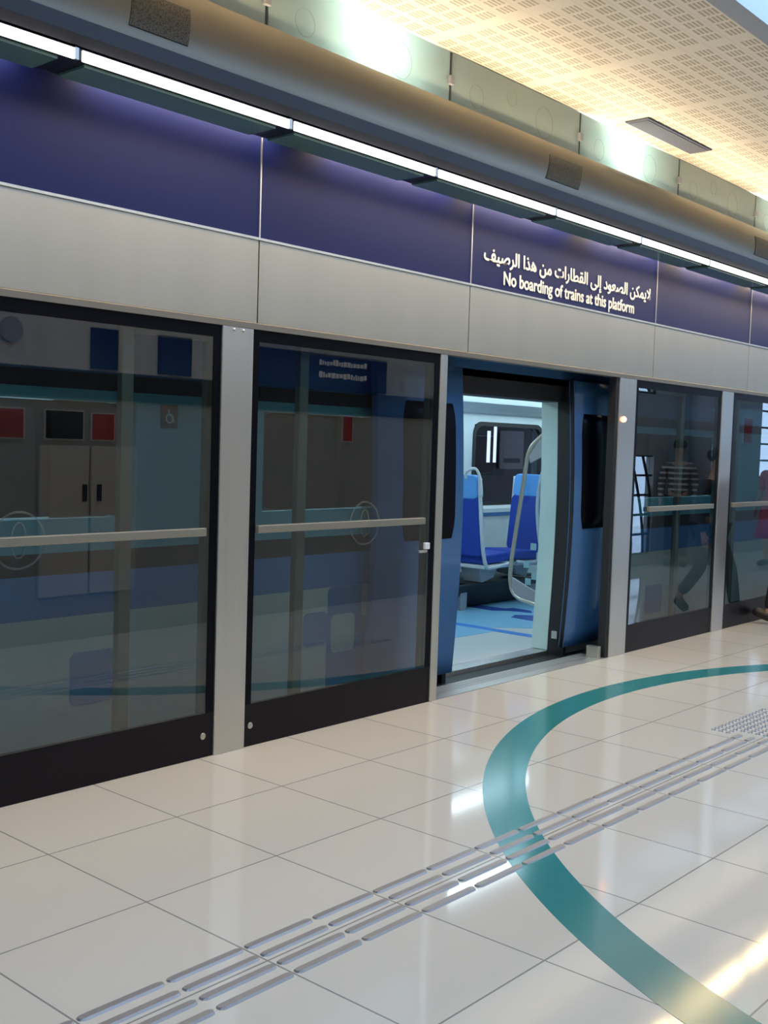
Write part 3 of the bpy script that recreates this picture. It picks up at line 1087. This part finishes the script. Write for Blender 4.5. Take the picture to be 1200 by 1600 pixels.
# far side with windows
fw = [(2.2, 5.7), (7.36, 8.66), (10.4, 12.6)]
bm = bmesh.new()
x = TX0
for wa, wb in fw:
    add_box(bm, x, wa, FY, FY + 0.12, 0, 2.2)
    add_box(bm, wa, wb, FY, FY + 0.12, 0, 0.95); add_box(bm, wa, wb, FY, FY + 0.12, 1.81, 2.2)
    x = wb
add_box(bm, x, TX1, FY, FY + 0.12, 0, 2.2)
obj('far_side', bm, INNER, tr)
for wa, wb in fw:
    bm = bmesh.new()
    o_, i_ = rrect(wa - 0.03, wb + 0.03, 0.92, 1.84, 0.14), rrect(wa + 0.015, wb - 0.015, 0.965, 1.795, 0.12)
    O = [bm.verts.new((p[0], FY - 0.012, p[1])) for p in o_]; I = [bm.verts.new((p[0], FY - 0.012, p[1])) for p in i_]
    O2 = [bm.verts.new((p[0], FY - 0.0, p[1])) for p in o_]; I2 = [bm.verts.new((p[0], FY + 0.03, p[1])) for p in i_]
    for k in range(len(O)):
        j = (k + 1) % len(O)
        bm.faces.new((O[k], O[j], I[j], I[k])); bm.faces.new((O[k], O2[k], O2[j], O[j])); bm.faces.new((I[k], I[j], I2[j], I2[k]))
    bmesh.ops.recalc_face_normals(bm, faces=bm.faces)
    w = obj('far_window', bm, RUBBER, tr)
    box('window_pane', wa, wb, FY + 0.04, FY + 0.05, 0.95, 1.81, FARGLASS, w)
# heater ledge under the window, cove panel
bm = bmesh.new()
add_prism(bm, [(FY - 0.12, 0.0), (FY, 0.0), (FY, 0.93), (FY - 0.12, 0.90)], 'x', TX0, TX1)
obj('wall_ledge', bm, INNER, tr)
box('ledge_vent', 7.35, 8.6, FY - 0.128, FY - 0.119, 0.82, 0.86, TRAINBLUE, tr)
bm = bmesh.new()
add_prism(bm, [(FY, 1.93), (FY, 2.16), (FY - 0.30, 2.16), (FY - 0.22, 2.03), (FY - 0.08, 1.955)], 'x', TX0, TX1)
obj('ceiling_cove', bm, INNERCEIL, tr)
for y in (1.2, 2.55):
    box('ceiling_lamp', 0.6, 10.6, y - 0.06, y + 0.06, 2.135, 2.16, TLAMP, tr)
# floor pattern
for (pts, m) in (([(4.2, 1.30), (5.45, 1.25), (5.45, 2.6), (4.2, 2.6)], TFBLUE),
                 ([(5.45, 0.65), (5.56, 0.65), (5.56, 2.6), (5.45, 2.6)], TFLINE),
                 ([(5.56, 1.42), (6.3, 0.66), (7.42, 0.66), (7.42, 2.6), (5.56, 2.6)], TFBLUE),
                 ([(7.42, 0.66), (7.58, 0.66), (7.58, 2.6), (7.42, 2.6)], TFLINE),
                 ([(6.22, 0.7), (6.38, 0.7), (6.36, 1.0), (6.22, 1.05)], TFLINE),
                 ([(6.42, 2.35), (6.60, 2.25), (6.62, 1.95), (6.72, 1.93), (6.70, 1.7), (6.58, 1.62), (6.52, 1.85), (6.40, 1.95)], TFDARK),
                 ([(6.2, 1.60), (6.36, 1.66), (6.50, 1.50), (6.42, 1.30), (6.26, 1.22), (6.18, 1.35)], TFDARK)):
    bm = bmesh.new()
    zt = 0.0005 if m in (TFBLUE,) else 0.0012
    add_prism(bm, pts, 'z', -0.002, zt)
    obj('floor_pattern', bm, m, tr)

t = thing('notice_board', 'pale grey notice board on the dark wall seen through the far train window', 'board', (13.9, 6.99, 1.19))
box('board', 13.56, 14.26, 6.96, 6.999, 1.19, 1.86, GREYWALL, t)
box('board_stripe', 13.66, 14.16, 6.955, 6.96, 1.30, 1.38, DARKWALL, t)
# ------------------------------------------------------------------ seats
def seat_at(x, y0, y1, face, label, handle=True):
    """x: plane of the backrest at seat height; face +1 faces +x, -1 faces -x"""
    t = thing('train_seat', label, 'seat', (x, (y0 + y1) / 2, 0), 'blue train seats')
    s = face
    lean = -0.10 * s
    def P(d, z):   # d forward of the back plane
        return x + s * d + lean * (z - 0.5) / 0.8
    # backrest, a padded slab
    def slab(z0, z1, th, mat, name, inset=0.0):
        bm = bmesh.new()
        pts = []
        w0, w1 = y0 + 0.02 + inset, y1 - 0.02 - inset
        r = 0.05
        out = rrect(w0, w1, z0, z1, r, 4)
        A = [bm.verts.new((P(-0.015 - th, z), y, z)) for y, z in out]
        B = [bm.verts.new((P(0.03 + th, z), y, z)) for y, z in out]
        bm.faces.new(A); bm.faces.new(B[::-1])
        for k in range(len(out)):
            bm.faces.new((A[k], B[k], B[(k + 1) % len(out)], A[(k + 1) % len(out)]))
        bmesh.ops.recalc_face_normals(bm, faces=bm.faces)
        return obj(name, bm, mat, t, bevel=0.012)
    slab(0.52, 1.08, 0.012, SEATBLUE, 'backrest')
    slab(1.07, 1.30, 0.016, SEATLIGHT, 'headrest', 0.015)
    bm = bmesh.new()
    add_prism(bm, [(x + s * 0.03, 0.44), (x + s * 0.44, 0.46), (x + s * 0.46, 0.50), (x + s * 0.42, 0.55), (x + s * 0.03, 0.53)], 'y', y0 + 0.02, y1 - 0.02)
    obj('seat_cushion', bm, SEATBLUE, t, bevel=0.015)
    bm = bmesh.new()
    add_box(bm, min(x, x + s * 0.43), max(x, x + s * 0.43), y0, y1, 0.40, 0.438)
    obj('seat_pan', bm, SEATFRAME, t, bevel=0.01)
    for yy in (y0, y1):
        bm = bmesh.new()
        pts = smooth_path([(P(-0.02, 1.27), yy, 1.27), (P(-0.03, 1.0), yy, 1.0), (P(-0.02, 0.62), yy, 0.62), (P(0.02, 0.44), yy, 0.44), (x + s * 0.12, yy, 0.41), (x + s * 0.44, yy, 0.44)], 5)
        add_tube(bm, pts, 0.019, 8)
        obj('side_frame', bm, SEATFRAME, t)
    if handle:
        bm = bmesh.new()
        pts = smooth_path([(P(-0.03, 1.24), y0 + 0.16, 1.26), (P(-0.04, 1.3), y0 + 0.14, 1.33), (P(-0.04, 1.3), y0 + 0.04, 1.36), (P(-0.04, 1.2), y0 - 0.012, 1.26), (P(-0.03, 1.1), y0 - 0.015, 1.10)], 5)
        add_tube(bm, pts, 0.014, 8)
        obj('grab_handle', bm, SEATFRAME, t)
    bm = bmesh.new()
    add_prism(bm, [(x + s * 0.05, 0.40), (x + s * 0.36, 0.40), (x + s * 0.30, 0.30), (x + s * 0.12, 0.26)], 'y', y0 + 0.1, y1 - 0.1)
    obj('bracket', bm, LIGHTGREY, t)
    return t


seat_at(6.28, 1.98, 2.40, +1, 'blue train seat with white frame and grab handle, next to the left door edge')
seat_at(6.28, 2.445, 2.80, +1, 'blue train seat against the far window, beside the one with the grab handle', False)
seat_at(7.30, 2.00, 2.44, -1, 'blue train seat with visible cushion, under the middle of the far window', False)
seat_at(7.55, 1.50, 1.92, -1, 'blue train seat seen behind the draught screen', False)
# plinth under seats
pl = thing('seat_plinth', 'grey box plinth beneath the train seats', 'plinth', (6.8, 2.5, 0))
bm = bmesh.new()
add_prism(bm, [(2.25, 0.0), (2.82, 0.0), (2.82, 0.25), (2.1, 0.25)], 'x', 6.0, 7.6)
obj('casing', bm, DARKWALL, pl, bevel=0.02)
for xx in (6.15, 7.35):
    box('foot', xx, xx + 0.1, 2.15, 2.24, 0, 0.25, LIGHTGREY, pl)

# draught screen ------------------------------------------------------------
ds = thing('draught_screen', 'glass draught screen with curved steel frame standing right of the open train door', 'screen', (5.32, 0.8, 0))
X = 5.32
outer = smooth_path([(X, 0.66, 1.74), (X, 0.78, 1.66), (X, 0.885, 1.53), (X, 0.935, 1.2), (X, 0.985, 0.85), (X, 1.02, 0.55), (X, 1.0, 0.40), (X, 0.93, 0.335), (X, 0.80, 0.31), (X, 0.665, 0.28)], 5)
bm = bmesh.new(); add_tube(bm, outer, 0.018, 8)
obj('frame_tube', bm, RAIL, ds)
bm = bmesh.new()
add_prism(bm, [(0.645, 1.70), (0.78, 1.64), (0.875, 1.51), (0.86, 1.45), (0.76, 1.50), (0.645, 1.53)], 'x', X - 0.012, X + 0.012)
obj('head_plate', bm, LIGHTGREY, ds)
bm = bmesh.new()
add_prism(bm, [(0.645, 0.37), (0.80, 0.42), (1.0, 0.50), (0.99, 0.40), (0.93, 0.345), (0.80, 0.325), (0.645, 0.29)], 'x', X - 0.012, X + 0.012)
obj('foot_plate', bm, LIGHTGREY, ds)
bm = bmesh.new()
add_prism(bm, [(0.645, 0.30), (0.80, 0.33), (0.93, 0.35), (0.995, 0.42), (1.005, 0.55), (0.97, 0.85), (0.92, 1.2), (0.87, 1.5), (0.77, 1.63), (0.645, 1.7)], 'x', X - 0.004, X + 0.004)
obj('glass_panel', bm, SCREENGL, ds)
bm = bmesh.new()
for (y, z) in ((0.80, 0.77), (0.74, 0.70), (0.86, 0.62), (0.70, 0.58), (0.78, 0.53), (0.84, 0.48), (0.72, 0.47), (0.93, 0.44), (0.66, 0.86)):
    bm = bmesh.new()
    add_box(bm, X - 0.007, X - 0.0045, y - 0.028, y + 0.028, z - 0.028, z + 0.028)
    obj('frosted_square', bm, FROST, ds)
gr = thing('grab_rail', 'curved vertical grab rail inside the train behind the draught screen', 'rail', (5.95, 1.1, 0))
bm = bmesh.new()
add_tube(bm, smooth_path([(5.95, 1.02, 2.15), (5.95, 1.08, 1.6), (5.95, 1.17, 1.3), (5.95, 1.19, 1.0), (5.95, 1.12, 0.62), (5.95, 1.0, 0.40), (5.95, 0.75, 0.33), (5.95, 0.65, 0.33)], 5), 0.016, 8)
obj('rail', bm, SEATFRAME, gr)

# ================================================================== BACK WALL FITTINGS (mirrored in the screens)
def poster(x0, x1, z0, z1, m, label):
    t = thing('poster_board', label, 'poster', ((x0 + x1) / 2, BACK_Y, z0), 'posters on the back wall')
    box('board', x0, x1, BACK_Y + 0.001, BACK_Y + 0.015, z0, z1, POSTWHT, t)
    box('print', x0 + 0.012, x1 - 0.012, BACK_Y + 0.015, BACK_Y + 0.018, z0 + 0.012, z1 - 0.012, m, t)


poster(1.86, 2.08, 1.52, 1.75, POSTRED, 'red poster at the left end of the row on the back wall')
poster(2.24, 2.58, 1.52, 1.75, POSTBLK, 'dark poster between two red ones on the back wall')
poster(2.64, 2.86, 1.52, 1.74, POSTRED, 'red and grey poster right of the dark one on the back wall')
poster(5.43, 5.58, 1.57, 1.83, POSTRED, 'small red notice beneath the blue sign board on the back wall')
poster(14.66, 15.0, 1.75, 2.16, POSTRED, 'red poster far along the back wall behind the person in red')
for (a, b) in ((2.2, 2.62), (2.64, 3.06)):
    t = thing('wall_cabinet', 'flat grey wall cabinet with dark recessed handle, door hinged %s' % ('left' if a < 2.5 else 'right'), 'cabinet', ((a + b) / 2, BACK_Y, 0), 'wall cabinets under the posters')
    box('door', a, b, BACK_Y + 0.001, BACK_Y + 0.03, 0.35, 1.48, PLASTER, t, bevel=0.004)
    hx = b - 0.06 if a < 2.5 else a + 0.05
    box('handle', hx, hx + 0.035, BACK_Y + 0.03, BACK_Y + 0.045, 1.06, 1.19, RUBBER, t)
t = thing('sign_board', 'long blue sign board with two short lines of white marks on the back wall', 'sign', (5.1, BACK_Y, 2.06))
box('board', 4.3, 6.0, BACK_Y + 0.021, BACK_Y + 0.06, 2.06, 2.38, BLUE, t)
bm = bmesh.new()
for (z, h) in ((2.285, 0.05), (2.17, 0.05)):
    x = 5.05
    while x < 5.7:
        w = random.uniform(0.015, 0.05)
        add_box(bm, x, x + w, BACK_Y + 0.06, BACK_Y + 0.064, z + random.uniform(-0.01, 0.0), z + h * random.uniform(0.5, 1))
        x += w + 0.012
obj('sign_marks', bm, TEXT, t)
for (a, b, lab) in ((3.25, 3.58, 'small blue sign panel left of the long blue sign board'), (2.62, 2.86, 'small blue sign panel above the row of posters')):
    o = box('blue_sign', a, b, BACK_Y + 0.019, BACK_Y + 0.04, 2.07, 2.38, BLUE)
    tag(o, lab, 'sign', 'small blue signs on the back wall')
t = thing('round_clock', 'round grey disc high on the back wall near its left end', 'clock', (1.95, BACK_Y, 2.3))
bm = bmesh.new()
add_prism(bm, [(1.95 + 0.09 * math.cos(2 * PI * k / 24), 2.30 + 0.09 * math.sin(2 * PI * k / 24)) for k in range(24)], 'y', BACK_Y + 0.019, BACK_Y + 0.05)
obj('disc', bm, LIGHTGREY, t)
t = thing('round_column', 'thick dark grey column standing between the two glazed bays', 'column', (12.62, -2.75, 0))
bm = bmesh.new()
add_tube(bm, [(12.62, -2.75, 0.0), (12.62, -2.75, 3.88)], 0.24, 24)
obj('shaft', bm, LIGHTGREY, t)


# ================================================================== PEOPLE
def skin_mesh(name, joints, edges, mat, parent, root, sub=2):
    me = bpy.data.meshes.new(name)
    keys = list(joints)
    idx = {k: i for i, k in enumerate(keys)}
    me.from_pydata([joints[k][0] for k in keys], [(idx[a], idx[b]) for a, b in edges], [])
    me.materials.append(mat)
    o = bpy.data.objects.new(name, me)
    col.objects.link(o)
    o.parent = parent
    sk = o.modifiers.new('skin', 'SKIN')
    sk.use_smooth_shade = True
    lay = me.skin_vertices[0].data if me.skin_vertices else None
    if lay is None:
        bm = bmesh.new(); bm.from_mesh(me); bm.verts.layers.skin.verify(); bm.to_mesh(me); bm.free()
        lay = me.skin_vertices[0].data
    for k in keys:
        r = joints[k][1]
        lay[idx[k]].radius = r if isinstance(r, tuple) else (r, r)
        lay[idx[k]].use_root = (k == root)
    s = o.modifiers.new('sub', 'SUBSURF'); s.levels = sub; s.render_levels = sub
    return o


def person(name_label, loc, rotz, scale, pose, top, bottom, shirt_mat, leg_mat, skirt=False, group=None):
    t = thing('person', name_label, 'person', loc, group, rotz)
    t.scale = (scale,) * 3
    J = {}
    def j(k, p, r): J[k] = (Vector(p), r)
    ls = pose
    j('pelvis', (0, 0, 0.96), (0.145, 0.11)); j('waist', (0, 0.01, 1.10), (0.125, 0.095)); j('chest', (0, 0.03, 1.28), (0.15, 0.105))
    j('neckb', (0, 0.03, 1.44), (0.065, 0.06)); j('neck', (0, 0.05, 1.51), 0.052); j('head', (0, 0.07, 1.60), (0.075, 0.09)); j('crown', (0, 0.065, 1.70), (0.066, 0.078))
    E = [('pelvis', 'waist'), ('waist', 'chest'), ('chest', 'neckb'), ('neckb', 'neck'), ('neck', 'head'), ('head', 'crown')]
    for s, sd in ((1, 'R'), (-1, 'L')):
        kn, an, toe = ls['leg' + sd]
        j('hip' + sd, (0.09 * s, 0, 0.90), 0.088); j('knee' + sd, (0.10 * s, kn[0], kn[1]), 0.055); j('ank' + sd, (0.10 * s, an[0], an[1]), 0.04); j('toe' + sd, (0.11 * s, toe[0], toe[1]), 0.018)
        E += [('pelvis', 'hip' + sd), ('hip' + sd, 'knee' + sd), ('knee' + sd, 'ank' + sd), ('ank' + sd, 'toe' + sd)]
        el, wr = ls['arm' + sd]
        j('sh' + sd, (0.18 * s, 0.02, 1.40), 0.055); j('el' + sd, (0.23 * s, el[0], el[1]), 0.04); j('wr' + sd, (0.235 * s, wr[0], wr[1]), 0.026)
        E += [('chest', 'sh' + sd), ('sh' + sd, 'el' + sd), ('el' + sd, 'wr' + sd)]
        d = (J['wr' + sd][0] - J['el' + sd][0]).normalized()
        f = Vector((0, 1, 0)) - d * d.y; f.normalize()
        palm = J['wr' + sd][0] + d * 0.055
        j('palm' + sd, palm, (0.018, 0.034)); E.append(('wr' + sd, 'palm' + sd))
        for q, (o_, ln) in enumerate(((0.030, 0.075), (0.010, 0.085), (-0.010, 0.08), (-0.029, 0.06))):
            b = palm + d * 0.03 + f * o_
            m = b + d * ln * 0.5 + Vector((-s * 0.006, 0, 0)); e = b + d * ln * 0.95 + Vector((-s * 0.022, 0, 0))
            j('f%d%s' % (q, sd), b, 0.0095); j('g%d%s' % (q, sd), m, 0.0085); j('h%d%s' % (q, sd), e, 0.007)
            E += [('palm' + sd, 'f%d%s' % (q, sd)), ('f%d%s' % (q, sd), 'g%d%s' % (q, sd)), ('g%d%s' % (q, sd), 'h%d%s' % (q, sd))]
        b = J['wr' + sd][0] + d * 0.03 + f * 0.03
        e = b + d * 0.045 + f * 0.025
        j('t0' + sd, b, 0.011); j('t1' + sd, e, 0.009)
        E += [('wr' + sd, 't0' + sd), ('t0' + sd, 't1' + sd)]
    body = skin_mesh('body', J, E, SKIN, t, 'pelvis', 2)
    # nose and ears are part of the head shape: small child pieces
    bm = bmesh.new()
    add_ball(bm, (0, 0.165, 1.60), 0.014, 0.8, 1.1, 1.4, 8, 6)
    add_ball(bm, (0.078, 0.065, 1.61), 0.02, 0.4, 0.8, 1.3, 8, 6); add_ball(bm, (-0.078, 0.065, 1.61), 0.02, 0.4, 0.8, 1.3, 8, 6)
    obj('nose_and_ears', bm, SKIN, t)
    bm = bmesh.new()
    add_ball(bm, (0.03, 0.150, 1.635), 0.009, 1.3, 0.6, 0.8, 8, 6); add_ball(bm, (-0.03, 0.150, 1.635), 0.009, 1.3, 0.6, 0.8, 8, 6)
    obj('eye', bm, HAIR, t)
    bm = bmesh.new(); add_ball(bm, (0, 0.152, 1.555), 0.02, 1.2, 0.5, 0.35, 8, 6)
    obj('mouth', bm, CLOTH_RED, t)
    bm = bmesh.new()
    add_ball(bm, (0, 0.045, 1.68), 0.1, 0.93, 1.12, 0.85)
    if skirt:
        add_ball(bm, (0, -0.02, 1.56), 0.09, 0.95, 0.6, 1.5)
    obj('hair', bm, HAIR, t)
    # shirt
    S = {k: (J[k][0], (J[k][1][0] + 0.018, J[k][1][1] + 0.018) if isinstance(J[k][1], tuple) else J[k][1] + 0.016) for k in ('pelvis', 'waist', 'chest', 'shR', 'shL', 'elR', 'elL')}
    S['neckb'] = (J['neckb'][0] - Vector((0, 0, 0.02)), 0.075)
    SE = [('pelvis', 'waist'), ('waist', 'chest'), ('chest', 'neckb'), ('chest', 'shR'), ('chest', 'shL'), ('shR', 'elR'), ('shL', 'elL')]
    if top == 'long':
        for sd in 'RL':
            S['wr' + sd] = (J['wr' + sd][0], 0.036); SE.append(('el' + sd, 'wr' + sd))
    skin_mesh('shirt', S, SE, shirt_mat, t, 'pelvis', 2)
    if bottom == 'trousers':
        T = {k: (J[k][0], J[k][1] + 0.016) for k in ('hipR', 'hipL', 'kneeR', 'kneeL')}
        T['pelvis'] = (J['pelvis'][0], (0.155, 0.12))
        for sd in 'RL':
            a = J['ank' + sd][0] * 0.92 + J['knee' + sd][0] * 0.08
            T['cuff' + sd] = (a, 0.062)
        TE = [('pelvis', 'hipR'), ('pelvis', 'hipL'), ('hipR', 'kneeR'), ('hipL', 'kneeL'), ('kneeR', 'cuffR'), ('kneeL', 'cuffL')]
        skin_mesh('trousers', T, TE, leg_mat, t, 'pelvis', 2)
    else:
        bm = bmesh.new()
        n = 24
        rings = []
        for (z, a, b) in ((1.12, 0.14, 0.115), (0.95, 0.19, 0.15), (0.7, 0.22, 0.19), (0.42, 0.26, 0.23)):
            rings.append([bm.verts.new((a * (1 + 0.05 * math.sin(8 * 2 * PI * k / n) * (1.12 - z)) * math.cos(2 * PI * k / n), b * math.sin(2 * PI * k / n), z)) for k in range(n)])
        for A, B in zip(rings, rings[1:]):
            for k in range(n):
                bm.faces.new((A[k], A[(k + 1) % n], B[(k + 1) % n], B[k])).smooth = True
        o = obj('dress_skirt', bm, leg_mat, t)
        so = o.modifiers.new('solid', 'SOLIDIFY'); so.thickness = 0.008
    for sd in 'RL':
        a = J['ank' + sd][0]; b = J['toe' + sd][0]
        d = b - a; d.normalize()
        heel = a - Vector((0, d.y * 0.04, 0.035))
        F = {'heel': (heel, 0.056), 'mid': ((a + b) * 0.5 - Vector((0, 0, 0.008)), (0.055, 0.056)), 'toe': (b + d * 0.035, (0.046, 0.036))}
        skin_mesh('shoe', F, [('heel', 'mid'), ('mid', 'toe')], SHOE, t, 'mid', 2)
    return t


walk = dict(legR=((0.20, 0.52), (0.27, 0.10), (0.40, 0.115)), legL=((-0.04, 0.50), (-0.27, 0.20), (-0.18, 0.075)),
            armR=((-0.10, 1.13), (-0.08, 0.88)), armL=((0.0, 1.12), (0.06, 0.88)))
stand = dict(legR=((0.01, 0.49), (0.0, 0.085), (0.14, 0.035)), legL=((0.03, 0.49), (0.0, 0.085), (0.14, 0.035)),
             armR=((-0.02, 1.12), (0.04, 0.87)), armL=((0.0, 1.12), (0.10, 0.88)))
person('person in dark clothes striding close to the fourth glass screen', (7.78, -0.42, 0), math.radians(5), 0.93, walk, 'long', 'trousers', CLOTH_NAVY, CLOTH_BLK)
person('person in a striped shirt and dark trousers standing by the round column', (11.95, -2.82, 0), math.radians(60), 1.0, stand, 'long', 'trousers', STRIPES, CLOTH_BLK)
person('person in a red dress standing farthest along the platform', (13.2, -1.95, 0), math.radians(100), 0.95, stand, 'short', 'dress', CLOTH_RED, CLOTH_RED, skirt=True)
